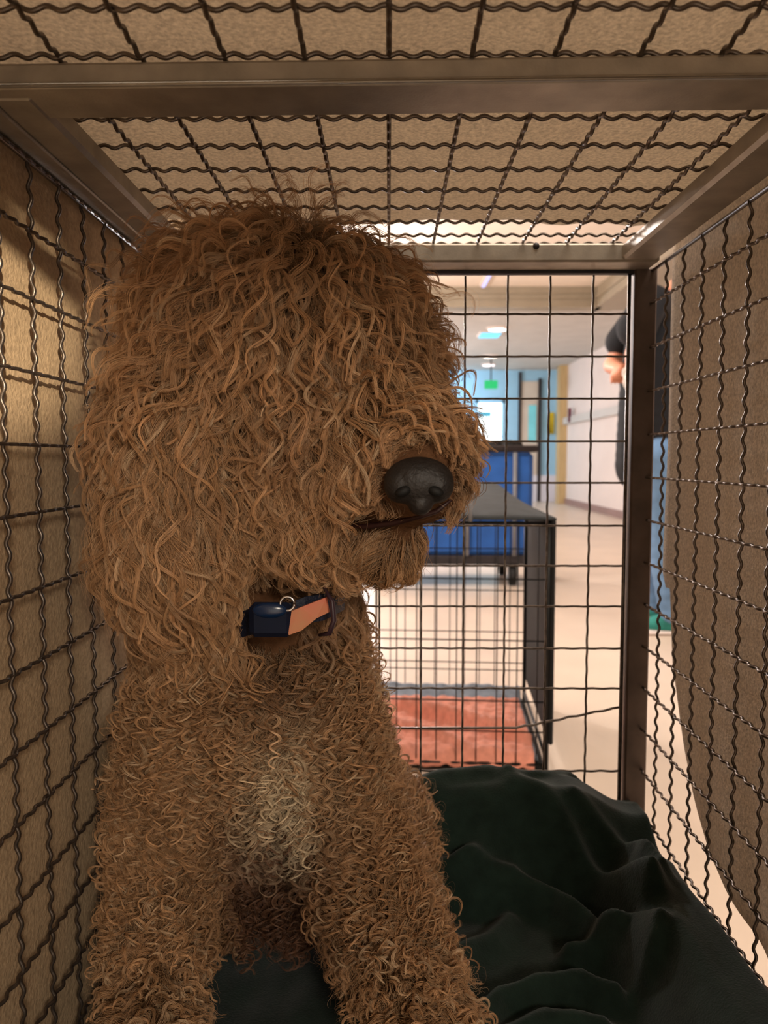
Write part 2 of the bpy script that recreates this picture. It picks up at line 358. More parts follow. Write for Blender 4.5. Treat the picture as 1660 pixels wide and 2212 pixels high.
def pz(x, y):
    z = -.764 + .006 * nz(x, y, 40) + .003 * math.sin(y * 180 + 6 * nz(x, y, 12))
    sgn = -1
    for (ax, ay, bx, by, w_, h_) in ((.03, 2.30, .33, 2.10, .02, .032), (.0, 2.17, .16, 2.05, .015, .02)):
        d = ((x - ax) * (by - ay) - (y - ay) * (bx - ax)) / math.hypot(bx - ax, by - ay)
        e = math.exp(-((min(x - ax, bx - x, 0)) / .05) ** 2)
        z += h_ * 1.5 * e * (math.exp(-(d / (w_ * 2.2)) ** 2) if d * sgn > 0 else math.exp(-(d / (w_ * .35)) ** 2))
    z -= .045 * max(0, (2.03 - y) / .04) ** 2
    return z
o = sheet('salmon_towel', X0 + .03, X1 - .03, Y0 - .008, 2.47, pz, M_PINK, 90, 70, .006)
tag(o, 'salmon pink towel crumpled inside the black folding crate', 'towel')

def swing(o, piv, ang):
    o.location = Vector((0, 0, H)) + Matrix.Translation(Vector(piv)) @ Matrix.Rotation(ang, 4, 'Z') @ Matrix.Translation(-Vector(piv)) @ Vector((0, 0, 0)); o.rotation_euler.z = ang
for o_ in (bc, bpy.data.objects['grey_pad'], bpy.data.objects['salmon_towel']): swing(o_, (X1, Y0, 0), -.075)
# ------------------------------------------------------------------ person
pm_skin = mat('skin', (206, 140, 112), rough=.5, var=.05, scale=20)
per = thing('person', 'person in black t-shirt and blue jeans standing beyond the steel door post', 'person')
per.location = (-.19, -.5, H)
def PV(x, y, z): return (x, y, z)
b = MB()
shR, shL = (1.37, 4.08, .70), (1.42, 4.42, .70)
elR, haR = (1.27, 4.0, .46), (1.235, 3.90, .37)
elL, haL = (1.30, 4.46, .46), (1.25, 4.12, .40)
HX = .24; HZ = .03
b.ell((1.43 + HX, 4.25, .985 + HZ), (.095, .075, .125)); b.ell((1.37 + HX, 4.25, .955 + HZ), (.05, .055, .07)); b.ell((1.325 + HX, 4.25, .975 + HZ), (.022, .014, .02))
b.ell((1.44 + HX, 4.175, .98 + HZ), (.02, .012, .032)); b.ell((1.44 + HX, 4.325, .98 + HZ), (.02, .012, .032))
b.cap([(1.64, 4.25, .92), (1.47, 4.25, .70)], [.050, .05]); b.cap([(1.44, 4.25, .66), (1.42, 4.25, .35), (1.42, 4.25, .10)], [.125, .12, .125])
b.cap([shL, (1.43, 4.25, .70), shR], [.062, .10, .062], sub=6)
b.cap([shR, elR, (haR[0], haR[1] + .02, haR[2])], [.055, .042, .028]); b.cap([shL, elL, haL], [.055, .042, .028])
for hx, hy, hz, s in ((*haR, 1), (*haL, -1)):
    b.ell((hx - .01, hy - .02 * s, hz - .015), (.028, .04, .022))
    for k in range(4):
        q = hy - (.045 - .004 * abs(k - 1.5)) * s; x_ = hx - .035 + .02 * k
        b.cap([(x_, hy - .03 * s, hz - .01), (x_, q - .012 * s, hz - .03), (x_, q, hz - .055)], [.009, .0085, .0075], n=10, sub=5)
    b.cap([(hx + .03, hy, hz - .01), (hx + .035, hy - .02 * s, hz - .04)], [.0105, .009], n=10, sub=5)
for s in (-1, 1):
    y = 4.25 + s * .09
    b.cap([(1.43, y, -.02), (1.46, y + s * .005, -.33), (1.52, y + s * .01, -.74)], [.088, .058, .042]); b.cap([(1.53, y, -.775), (1.44, y - s * .02, -.785)], [.036, .03])
remeshed(b, 'body', .009, pm_skin, per, 2)
b = MB(); b.cap([(1.44, 4.25, .64), (1.42, 4.25, .35), (1.42, 4.25, -.03)], [.125, .138, .152]); b.cap([shL, (1.43, 4.25, .685), shR], [.075, .118, .075], sub=6)
b.cap([shR, (1.285, 4.03, .575)], [.074, .088]); b.cap([shL, (1.34, 4.45, .575)], [.074, .078])
remeshed(b, 'shirt', .010, mat('black_cotton', (20, 22, 27), rough=.85, var=.15, scale=14, bump=.3, bscale=60), per, 2)
b = MB(); b.cap([(1.42, 4.25, .14), (1.42, 4.25, .0)], [.140, .142])
for s in (-1, 1):
    y = 4.25 + s * .09; b.cap([(1.43, y, .0), (1.46, y + s * .005, -.33), (1.52, y + s * .01, -.72)], [.105, .078, .066])
remeshed(b, 'jeans', .010, mat('blue_denim', (104, 138, 176), rough=.85, var=.18, scale=12, bump=.3, bscale=120), per, 2)
for s in (-1, 1):
    y = 4.25 + s * .10
    o = remeshed(MB().cap([(1.54, y, -.765), (1.46, y - s * .01, -.775), (1.42, y - s * .02, -.783)], [.05, .044, .034]), 'shoe', .008, mat('teal_canvas', (40, 130, 120), rough=.7, var=.2, scale=30), per, 2)
    MB().box((1.38, y - .052, FZ + .001), (1.59, y + .045, FZ + .02), .008).build('sole', M_WHITE, o, False)
remeshed(MB().ell((1.685, 4.25, 1.05), (.10, .085, .11)).ell((1.72, 4.25, .99), (.07, .08, .10)), 'hair', .01, mat('brown_hair', (60, 42, 30), rough=.7, var=.3, scale=60), per, 2)
o = remeshed(MB().ell((1.235, 3.90, .335), (.05, .04, .05)).ell((1.26, 3.93, .29), (.04, .04, .07)).ell((1.215, 3.92, .375), (.03, .03, .03)), 'folded_cloth', .008, mat('grey_cloth', (150, 146, 140), rough=.9, rgb2=(215, 205, 195), scale=18), None, 2)
o.location = (-.19, -.52, H - .01)
tag(o, 'grey and white folded cloth held in the hand of the person in the black t-shirt', 'cloth')

# ------------------------------------------------------------------ steel dog cage
cage = thing('dog_cage', 'steel framed crimped wire dog cage holding the curly tan dog', 'cage')
XL, XR, YF, YB, ZTOP, ZBOT = -.258, .300, .10, .934, .24, -.535
def crimped(L, axis, nrm, r=.00145, amp=.0013, per_=.0165, ph=0.0, vis=10):
    n = max(12, int(L / per_ * vis)); s = np.linspace(0, L, n); P = np.zeros((n, 3))
    P[:, axis] = s; P[:, nrm] = amp * np.sin(2 * np.pi * s / per_ + ph)
    return MB().tube(P, r, 6)
def wires(panel, L, axis, nrm, locs, **k):
    pro = []
    for ph in (0, math.pi):
        o = crimped(L, axis, nrm, ph=ph, **k).build('wire', M_WIRE, panel); pro.append(o)
    for i, lc in enumerate(locs):
        if i < 2: pro[i].location = lc
        else: put(pro[i % 2], lc, panel)
def jit(s=.001): return rng.uniform(-s, s)
# top panel
top = MB()
RW = .040
top.box((XL - .012, .495, .219), (XL + RW, YB, ZTOP - .003), .003)
top.box((XL + RW - .012, .495, .2285), (XL + RW - .008, YB, .2365), .0015)
tp = top.build('top_rail', M_FRAME, cage, False)
top = MB().box((XR - .042, .495, .219), (XR - .002, YB, ZTOP - .003), .003); top.build('top_rail', M_FRAME, cage, False)
# thin raised lips along both rails
MB().box((XL + .012, .495, .2165), (XL + .015, YB, .2195), .001).build('rail_lip', M_FRAME, tp, False)
# front cross bar (slightly out of level)
a_ = math.radians(-.6 * -1)
Rb = [[math.cos(-a_ * .9), 0, -math.sin(-a_ * .9) * -1], [0, 1, 0], [math.sin(-a_ * .9) * -1, 0, math.cos(-a_ * .9)]]
cb = MB()
cb.box((XL - .013, .484, .2225), (XR + .018, .528, .2375), .0022, Rb)
crossbar = cb.build('cross_bar', M_FRAME, cage, False)
MB().box((XL - .012, .4815, .2222), (XR + .014, .4845, .2252), .0012, Rb).build('rolled_edge', M_FRAME, crossbar)
# rear top bar
MB().box((XL, .888, .217), (XR, YB + .002, .237), .002).build('rear_bar', M_FRAME, cage, False)
MB().box((XL, YB - .006, .2135), (XR, YB + .006, .2175), .001).build('door_header', M_DARK, cage, False)
MB().box((XL - .013, YF, .219), (XR + .018, YF + .03, .237), .003).build('front_bar', M_FRAME, cage, False)
# mesh of the top: sheet of crimped wires
ttop = MB().tube([(XR - .004, YF, ZTOP), (XR - .004, YB, ZTOP)], .0016, 6)
ptop = ttop.build('top_mesh', M_WIRE, cage)
MB().tube([(XL + .004, YF, ZTOP), (XL + .004, YB, ZTOP)], .0016, 6).build('edge_rod', M_WIRE, ptop)
wires(ptop, YB - YF, 1, 2, [(k * .0497 + jit(), YF, ZTOP) for k in (-4, -3, -2, -1, 0, 1, 2, 3, 4, 5)], r=.00165)
wires(ptop, XR - XL + .028, 0, 2, [(XL - .012, y, ZTOP + .0005) for y in (.145, .195, .245, .295, .345, .393, .438, .488)])
wires(ptop, XR - XL, 0, 2, [(XL, y, ZTOP + .0005 + .0008 * i % .001) for i, y in enumerate((.530, .577, .627, .676, .727, .775, .824, .871, .905))])
# side panels
pl_ = MB().tube([(XL - .004, YF, .216), (XL - .004, YB, .216)], .0022, 6).build('side_mesh', M_WIRE, cage)
MB().tube([(XL - .004, YF, ZBOT), (XL - .004, YB, ZBOT)], .003, 6).build('edge_rod', M_WIRE, pl_)
zl = [.169 + .052, .169, .119, .064, .010, -.041, -.099, -.154, -.211, -.264, -.323, -.375, -.43, -.485]
wires(pl_, .75, 2, 0, [(XL - .004, y, -.533) for y in [.137 + .05 * k for k in range(16)]])
wires(pl_, YB - YF, 1, 0, [(XL - .003, YF, z * .977) for z in zl])
pr2 = MB().tube([(XR + .004, YF, .216), (XR + .004, YB, .216)], .0022, 6).build('side_mesh', M_WIRE, cage)
MB().tube([(XR + .004, YF, ZBOT), (XR + .004, YB, ZBOT)], .003, 6).build('edge_rod', M_WIRE, pr2)
wires(pr2, .75, 2, 0, [(XR + .004, y, -.533) for y in [.130 + .0498 * k for k in range(16)]])
wires(pr2, YB - YF, 1, 0, [(XR + .003, YF, z) for z in [.178 - .0501 * k for k in range(15)]])
# rear door
rd = MB().box((.284, YB - .010, ZBOT), (.310, YB + .012, .219), .002).build('door_post', M_POST, cage, False)
MB().box((XL - .006, YB - .010, ZBOT), (XL + .018, YB + .012, .219), .002).build('door_post', M_POST, cage, False)
dm = MB().tube([(.2805, YB, ZBOT + .01), (.2805, YB, .214)], .0022, 6).build('door_mesh', M_WIRE, cage)
MB().tube([(XL + .02, YB, -.53), (.281, YB, -.53)], .003, 6).build('edge_rod', M_WIRE, dm)
wires(dm, .742, 2, 1, [(x, YB, -.53) for x in (-.210, -.161, -.111, -.061, -.011, .039, .0895, .1390, .1885, .2385)], per_=.0245, amp=.0011, r=.0014)
wires(dm, .281 - XL - .02, 0, 1, [(XL + .02, YB, z) for z in (.168, .119, .070, .020, -.029, -.080, -.128, -.177, -.228, -.277, -.379, -.43, -.48)], per_=.0245, amp=.0011, r=.0014)
MB().tube([(XL + .02, YB + .001, -.328)] + [(.155 + (.281 - .155) * k / 12, YB + .001 + .001 * math.sin(k * 2.2), -.326 + .026 * k / 12 + .0007 * math.sin(k * 2.4)) for k in range(13)], .0015, 6).build('bent_wire', M_WIRE, dm)
MB().ell((.163, .889, .234), (.004, .004, .004), nu=10, nv=6).build('bolt', M_DARK, cage)
# posts / legs to the floor, tray
for x, y in ((XL - .013, YF - .012), (XR - .002, YF - .012), (XL - .006, YB - .01), (XR - .014, YB - .01)):
    MB().box((x, y, FZ), (x + .022, y + .022, ZBOT if y > .5 else .219), .002).build('leg', M_FRAME, cage, False)
MB().box((XL, YF, ZBOT - .015), (XR, YB, ZBOT), .004).build('floor_tray', M_FRAME, cage, False)

# ------------------------------------------------------------------ cloth cover over the cage
bp = [( -.2, .93), (-.115, .929), (-.162, .914), (-.218, .895), (-.314, .859), (-.354, .829), (-.404, .777), (-.425, .70), (-.432, .64), (-.436, .5), (-.44, .10)]
zs = np.array([p[0] for p in bp[::-1]]); ys = np.array([p[1] for p in bp[::-1]])
nU, nV = 70, 80; V = []
for j in range(nV):
    v = j / (nV - 1); y = .03 + v * (.893)
    zlow = float(np.interp(y, ys, zs)) if y > .5 else -.438
    if y > .90: zlow = max(zlow, -.15)
    for i in range(nU):
        u = i / (nU - 1)
        if u < .45:
            tt = u / .45; x = -.270 + tt * (.300 + .270); z = .2555 + .006 * nz(x * 9, y * 9, 2) - .004 * math.sin(math.pi * tt)
            yy = .03 + v * (.866 - .03) + .012 * nz(x * 4, 1, 5, 1) * v
        elif u < .52:
            tt = (u - .45) / .07 * math.pi / 2; x = .300 + .026 * math.sin(tt); z = .2415 + .014 * math.cos(tt); yy = y * (1) if v < .9 else y
            yy = .03 + v * (.866 - .03 + .057 * tt / (math.pi / 2))
        else:
            tt = (u - .52) / .48; z = .2415 + (zlow - .2415) * tt; x = .326 + .004 * nz(y * 6, z * 3, 3) * tt + .002 * math.sin(y * 40) * tt; yy = y
        V.append((x, yy, z))
Fq = [(j * nU + i, j * nU + i + 1, (j + 1) * nU + i + 1, (j + 1) * nU + i) for j in range(nV - 1) for i in range(nU - 1)]
cov = mesh_obj('cage_cover', V, Fq, M_COVER); sm = cov.modifiers.new('t', 'SOLIDIFY'); sm.thickness = .004; sm.offset = 1
tag(cov, 'speckled beige cloth draped over the top and open side of the steel cage', 'cloth')

# ------------------------------------------------------------------ green blanket
ridges = []
def ridge(pts, w_, h_, z0=-.455):
    P = np.array([on(x, y, 2, z0)[:2] for x, y in pts])
    q = [];
    for a, b2 in zip(P[:-1], P[1:]): q += [a + (b2 - a) * t for t in np.linspace(0, 1, 12)[:-1]]
    q.append(P[-1]); ridges.append((np.array(q), w_, h_))
ridge([(880, 1860), (960, 1838), (1060, 1835), (1150, 1858), (1250, 1915), (1330, 1965), (1400, 2010)], .014, .020)
ridge([(920, 1925), (1010, 1922), (1110, 1928), (1200, 1950), (1270, 1990), (1340, 2050), (1400, 2110)], .013, .020)
ridge([(1020, 2190), (1080, 2140), (1160, 2112), (1260, 2100), (1330, 2120)], .012, .014)
ridge([(1100, 1838), (1200, 1815), (1270, 1795), (1310, 1785)], .008, .014)
ridge([(1240, 1870), (1320, 1895), (1380, 1930), (1430, 1990)], .010, .012)
ridge([(1230, 2040), (1300, 2030), (1370, 2045), (1420, 2090)], .010, .012)
ridge([(960, 2060), (1060, 2000), (1100, 1960)], .014, .008)
ridge([(1000, 1925), (1060, 1895), (1100, 1860)], .012, .009)
ridge([(1080, 2212), (1180, 2170), (1300, 2180)], .012, .010)
nx, ny = 190, 260
gx = np.linspace(XL + .006, XR - .006, nx); gy = np.linspace(.16, .922, ny)
GX, GY = np.meshgrid(gx, gy)
def sst(a, b2, x):
    t = np.clip((x - a) / (b2 - a), 0, 1); return t * t * (3 - 2 * t)
NZ = lambda f, s: (np.sin(f * (GX * 1.3 + GY * .7) + s) + np.sin(f * 1.3 * (GY * 1.5 - GX * .6) + 2 * s + 1) + np.sin(f * 2.1 * (GX * 1.9 - GY * .4) + 3 * s)) / 3
Z = -.475 + .006 * NZ(14, .3) + .002 * NZ(45, 1.1)
crest = -.368 - .095 * sst(.03, -.05, GX) + .005 * NZ(16, 2) - .03 * sst(.2, .285, GX) - .016 * sst(-.02, -.10, GX)
rear = sst(.775, .865, GY) * (1 - .12 * sst(.895, .922, GY))
Z = Z * (1 - rear) + crest * rear
Z -= .014 * sst(.06, .0, GX) * sst(.4, .5, GY)
rimw = sst(.205, .262, GX) * (1 - rear); Z = Z * (1 - rimw) + (-.408 + .006 * NZ(22, 4)) * rimw
Z -= .02 * sst(.290, .297, GX)
for q, w_, h_ in ridges:
    d2 = np.full(GX.shape, 9.0); 
    for p in q: d2 = np.minimum(d2, (GX - p[0]) ** 2 + (GY - p[1]) ** 2)
    Z += 1.7 * h_ * np.exp(-d2 / w_ ** 2) * (1 - .7 * rear)
V = np.stack([GX, GY, Z], -1).reshape(-1, 3)
Fq = [(j * nx + i, j * nx + i + 1, (j + 1) * nx + i + 1, (j + 1) * nx + i) for j in range(ny - 1) for i in range(nx - 1)]
# hem skirt down to the tray
edge = [i for i in range(nx)] + [j * nx + nx - 1 for j in range(1, ny)] + [(ny - 1) * nx + i for i in range(nx - 2, -1, -1)] + [j * nx for j in range(ny - 2, 0, -1)]
base = len(V); Vs = V[edge].copy(); Vs[:, 2] = ZBOT + .001; V = np.concatenate([V, Vs]); m = len(edge)
Fq += [(edge[(k + 1) % m], edge[k], base + k, base + (k + 1) % m) for k in range(m)]
bl = mesh_obj('fleece_blanket', V, Fq, M_BLANKET); tag(bl, 'dark green rumpled fleece blanket under the dog on the cage floor', 'blanket')
blZ = Z

# ------------------------------------------------------------------ the dog: one continuous body
dog = thing('dog', 'shaggy curly tan doodle dog sitting in the steel cage, head turned aside', 'dog')
px2m = lambda D: D / F
def E(mb, px, py, D, rx, rz, ry, rot=0):
    c = at(px, py, D); k = px2m(D); R = None
    if rot:
        a = math.radians(rot); R = [[math.cos(a), 0, math.sin(a)], [0, 1, 0], [-math.sin(a), 0, math.cos(a)]]
    mb.ell(c, (rx * k, ry, rz * k), R, nu=28, nv=18); return c
b = MB()
E(b, 575, 775, .675, 226, 232, .100)          # skull
E(b, 625, 685, .665, 212, 132, .095)          # crown
E(b, 735, 800, .655, 150, 165, .085)          # brow
b.cap([at(700, 930, .64), at(790, 975, .60), at(905, 1025, .556)], [.066, .052, .036])   # muzzle
b.cap([at(650, 1010, .63), at(690, 1090, .615)], [.055, .042])
b.cap([at(720, 1110, .625), at(815, 1150, .590), at(850, 1165, .575)], [.034, .024, .018]) # lower jaw
b.cap([at(368, 800, .665), at(338, 950, .640), at(348, 1130, .625), at(360, 1250, .62)], [.022, .034, .034, .020])  # ear
b.cap([at(390, 800, .630), at(400, 950, .602), at(395, 1130, .592), at(400, 1270, .598)], [.022, .032, .034, .018])
b.cap([at(790, 740, .72), at(830, 860, .73)], [.03, .025])          # far ear
b.cap([at(520, 1050, .70), at(550, 1300, .695), at(560, 1480, .71)], [.085, .080, .090])    # neck
E(b, 560, 1570, .72, 205, 260, .090)          # chest
E(b, 590, 1640, .675, 120, 150, .055)         # breastbone
E(b, 392, 1650, .70, 76, 240, .070)          # shoulders
E(b, 722, 1640, .70, 72, 250, .070)
b.cap([at(365, 1700, .69), at(358, 1900, .66), at(335, 2080, .625), (-.175, .565, -.445)], [.034, .030, .026, .024])
b.cap([at(745, 1720, .69), at(800, 1930, .655), at(870, 2110, .62), (.030, .565, -.445)], [.034, .033, .034, .030])
for x_ in (-.175, .032):
    b.ell((x_, .535, -.447), (.034, .048, .022)); 
    for k in (-1, 0, 1, 2): b.ell((x_ - .018 + .017 * k - .008, .498 + .004 * abs(k - .5), -.452), (.0105, .020, .014), nu=12, nv=8)
b.cap([at(550, 1600, .78), (-.10, .82, -.30), (-.09, .84, -.38)], [.105, .085, .075])     # trunk
b.ell((-.175, .80, -.40), (.058, .085, .072)); b.ell((-.02, .80, -.40), (.055, .08, .070))   # thighs
b.ell((-.175, .74, -.445), (.036, .06, .028)); b.ell((-.005, .745, -.445), (.036, .06, .028))
E(b, 600, 1930, .745, 85, 80, .05)            # belly
M_BODY = mat('dog_undercoat', (92, 64, 44), rough=.95, var=.25, scale=80, bump=.8, bscale=160, spec=.05, dist=.004)
body = remeshed(b, 'body', .0055, M_BODY, dog, 6)

# nose leather, nostrils, lips, eye
def pt(px, py, D): return at(px, py, D)
nz_ = MB(); nc = at(905, 1040, .522)
M_NOSE = mat('nose_leather', (27, 23, 22), rough=.55, var=.3, scale=120, bump=.9, bscale=420, spec=.5, dist=.0008)
nz_.ell(nc, (.0235, .016, .0165)).ell(nc + np.array([-.012, -.001, -.002]), (.0115, .0135, .0125)).ell(nc + np.array([.012, -.001, -.002]), (.0115, .0135, .0125)).ell(nc + np.array([0.001, -.003, -.014]), (.0085, .010, .0085))
nose = remeshed(nz_, 'nose', .0014, M_NOSE, dog, 3)
nose['label'] = 'black leathery nose'
M_HOLE = mat('nostril_black', (4, 4, 4), rough=.7)
for s in (-1, 1):
    MB().ell(nc + np.array([s * .0105, -.0128, -.006]), (.0058, .004, .0036), [[.9, 0, s * .4], [0, 1, 0], [-s * .4, 0, .9]], 14, 8).build('nostril', M_HOLE, nose)
LIP = [at(730, 1134, .572), at(790, 1138, .558), at(850, 1130, .546), at(900, 1118, .536), at(945, 1104, .530), at(975, 1080, .528)]
li = MB().tube(LIP, np.array([.001, .0022, .0022, .0018, .0018, .001]), 8).build('lips', mat('dark_lip', (44, 22, 20), rough=.45), dog)
ec = at(668, 700, .583)
MB().ell(ec, (.010, .008, .010)).build('eye', mat('dark_eye', (16, 9, 7), rough=.08, spec=.8), dog)

# ------------------------------------------------------------------ collar
colr = thing('dog_collar', 'navy dog collar with a salmon tag just showing under the curly fur', 'collar')
M_NAVY = mat('navy_webbing', (14, 22, 42), rough=.6, var=.25, scale=90, bump=.5, bscale=500)
def ribbon(name, pts, w_, th, m, par):
    P = np.array(pts, float); n = len(P); V = []
    for i, p in enumerate(P):
        for dz, dy in ((w_ / 2, 0), (w_ / 2, th), (-w_ / 2, th), (-w_ / 2, 0)): V.append(p + np.array([0, dy, dz]))
    Fc = [(i * 4 + j, i * 4 + (j + 1) % 4, i * 4 + 4 + (j + 1) % 4, i * 4 + 4 + j) for i in range(n - 1) for j in range(4)] + [(3, 2, 1, 0), tuple((n - 1) * 4 + j for j in range(4))]
    o = mesh_obj(name, V, Fc, m, par, False); return o
cw = [at(470, 1370, .63), at(520, 1350, .600), at(560, 1338, .585), at(600, 1333, .578), at(625, 1332, .576), at(660, 1318, .578), at(700, 1312, .588), at(725, 1300, .600), at(745, 1290, .63)]
ribbon('band', cw, .020, .003, M_NAVY, colr)
pb = at(592, 1338, .574)
MB().box(pb + np.array([-.018, -.005, -.013]), pb + np.array([.014, .004, .013]), .0075).build('buckle', mat('navy_plastic', (10, 18, 38), rough=.7, var=.2, scale=60, spec=.2), colr, False)
MB().ell(at(583, 1318, .570), (.013, .004, .006)).build('buckle_dome', mat('blue_plastic', (14, 36, 66), rough=.25, spec=.6), colr)
ringc = at(621, 1304, .570)
MB().tube([ringc + .0052 * np.array([math.cos(a), 0, math.sin(a)]) for a in np.linspace(0, 2 * np.pi, 19)], .0011, 8).build('ring', mat('bright_steel', (200, 198, 200), rough=.2, metal=1), colr)
tg = [at(618, 1325, .572), at(624, 1372, .570), at(652, 1362, .571), at(684, 1336, .574), at(712, 1322, .579), at(706, 1290, .580), at(680, 1300, .576), at(650, 1312, .573)]
V = [p for p in tg] + [p + np.array([0, .003, 0]) for p in tg]; n = len(tg)
mesh_obj('tag_strap', V, [tuple(range(n)), tuple(range(2 * n - 1, n - 1, -1))] + [(i, n + i, n + (i + 1) % n, (i + 1) % n) for i in range(n)], mat('salmon_nylon', (196, 92, 70), rough=.6, rgb2=(176, 122, 84), scale=45), colr, False)
MB().tube([at(700, 1268, .578), at(718, 1300, .572), at(722, 1340, .570), at(712, 1368, .572), at(690, 1372, .578)], np.array([.0012, .0018, .002, .002, .0012]), 8).build('dark_loop', mat('plum_cord', (52, 34, 42), rough=.4), colr)

# ------------------------------------------------------------------ the coat: curly locks as hair curves
hm, nt, pb_ = nodes('curly_coat')
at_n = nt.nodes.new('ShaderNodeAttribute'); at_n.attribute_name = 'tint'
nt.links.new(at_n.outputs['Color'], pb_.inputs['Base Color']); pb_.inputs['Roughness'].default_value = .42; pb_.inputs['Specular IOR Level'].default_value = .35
S.cycles_curves.shape = 'RIBBONS' if hasattr(S, 'cycles_curves') else None

me = body.data
nv = len(me.vertices); co = np.empty(nv * 3); me.vertices.foreach_get('co', co); co = co.reshape(-1, 3)
me.calc_loop_triangles(); nt_ = len(me.loop_triangles); tri = np.empty(nt_ * 3, int); me.loop_triangles.foreach_get('vertices', tri); tri = tri.reshape(-1, 3)
A, B_, C_ = co[tri[:, 0]], co[tri[:, 1]], co[tri[:, 2]]
cr = np.cross(B_ - A, C_ - A); ar = np.linalg.norm(cr, axis=1) / 2; fn = cr / (2 * ar[:, None] + 1e-15)
vn = np.zeros_like(co); np.add.at(vn, tri.ravel(), np.repeat(cr, 3, axis=0)); vn /= np.linalg.norm(vn, axis=1)[:, None] + 1e-12
bvh = BVHTree.FromPolygons(co.tolist(), tri.tolist())
cen = (A + B_ + C_) / 3
print('DOG area', ar.sum(), 'tris', nt_)
view = cen / np.linalg.norm(cen, axis=1)[:, None]
facing = -(fn * view).sum(1)
def sample(n, wt):
    p = wt / wt.sum(); k = rng.choice(len(ar), n, p=p)
    r1, r2 = np.sqrt(rng.random(n)), rng.random(n)
    w0, w1, w2 = 1 - r1, r1 * (1 - r2), r1 * r2
    P = A[k] * w0[:, None] + B_[k] * w1[:, None] + C_[k] * w2[:, None]
    N = vn[tri[k, 0]] * w0[:, None] + vn[tri[k, 1]] * w1[:, None] + vn[tri[k, 2]] * w2[:, None]
    return P, N / (np.linalg.norm(N, axis=1)[:, None] + 1e-12)
nrm = lambda v: v / (np.linalg.norm(v, axis=1)[:, None] + 1e-12)
sm_ = lambda a, b2, x: np.clip((x - a) / (b2 - a), 0, 1) ** 2 * (3 - 2 * np.clip((x - a) / (b2 - a), 0, 1))

def regions(P):
    x, y = pix(P); n = len(P)
    head = 1 - sm_(1230, 1330, y)                                    # 1 on the head
    ear = (1 - sm_(470, 560, x)) * sm_(780, 950, y) * (1 - sm_(1300, 1400, y))
    muz = sm_(700, 800, x) * sm_(880, 980, y) * head
    jaw = sm_(650, 700, x) * sm_(1110, 1150, y) * head
    legs = sm_(1950, 2080, y)
    chest = (1 - head) * (1 - legs)
    return x, y, head, ear, muz, jaw, legs, chest

def coat(P, N):
    x, y, head, ear, muz, jaw, legs, chest = regions(P); n = len(P)
    L = .062 * head + .042 * chest + .024 * legs
    L = L + ear * .028 - muz * .020 + jaw * .002
    nose_d = np.hypot((x - 905) / 1.25, y - 1040); L *= .22 + .78 * sm_(60, 190, nose_d)
    amp = .0050 * head + .0040 * chest + .0020 * legs - .0028 * muz
    lam = .044 * head + .0130 * chest + .014 * legs + .010 * ear
    ecc = .45 * head + .95 * chest + .8 * legs
    comb = np.zeros((n, 3)); comb[:, 2] = -1.0
    ap = at(640, 560, .62); rad = P - ap; rad[:, 1] *= .6; rad = nrm(rad)
    topw = (1 - sm_(560, 900, y)) * head
    comb += rad * (topw * 1.5)[:, None]
    comb[:, 2] += topw * .55
    side = sm_(700, 820, x) * sm_(560, 680, y) * (1 - sm_(860, 960, y)) * head
    comb[:, 0] += .8 * side
    comb[:, 0] += -.35 * muz; comb[:, 1] += .3 * muz
    comb[:, 0] += (-.35 * (1 - sm_(260, 420, x)) + .4 * sm_(700, 850, x)) * (chest + legs)
    comb[:, 0] += .12 * ear
    comb = nrm(comb)
    lift = .013 * head + .015 * chest + .016 * legs - .008 * muz + .004 * topw
    droop = .55 + 0 * x
    return L, amp, lam, ecc, comb, lift, droop

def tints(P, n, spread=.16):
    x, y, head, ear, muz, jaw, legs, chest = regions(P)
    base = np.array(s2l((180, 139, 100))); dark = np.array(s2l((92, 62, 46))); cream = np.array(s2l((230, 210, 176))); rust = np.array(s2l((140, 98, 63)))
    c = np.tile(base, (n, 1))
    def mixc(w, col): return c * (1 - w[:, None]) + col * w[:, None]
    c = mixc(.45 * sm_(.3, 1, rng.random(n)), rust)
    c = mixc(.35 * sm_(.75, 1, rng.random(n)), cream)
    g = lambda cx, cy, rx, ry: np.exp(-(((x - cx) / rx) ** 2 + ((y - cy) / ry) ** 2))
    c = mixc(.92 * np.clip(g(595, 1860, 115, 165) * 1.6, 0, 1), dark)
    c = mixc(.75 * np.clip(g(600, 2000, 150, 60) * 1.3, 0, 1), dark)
    c = mixc(.7 * g(655, 1225, 70, 50), dark)  # shade of the hollow between cheek and chin, put into the fur colour
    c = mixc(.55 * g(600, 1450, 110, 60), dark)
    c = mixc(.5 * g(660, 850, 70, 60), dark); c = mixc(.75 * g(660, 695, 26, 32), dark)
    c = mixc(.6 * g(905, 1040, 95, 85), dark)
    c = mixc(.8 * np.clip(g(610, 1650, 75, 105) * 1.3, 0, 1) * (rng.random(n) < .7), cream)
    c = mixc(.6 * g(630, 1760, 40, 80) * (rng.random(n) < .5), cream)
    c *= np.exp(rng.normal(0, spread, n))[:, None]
    return np.clip(c, 0, 1)

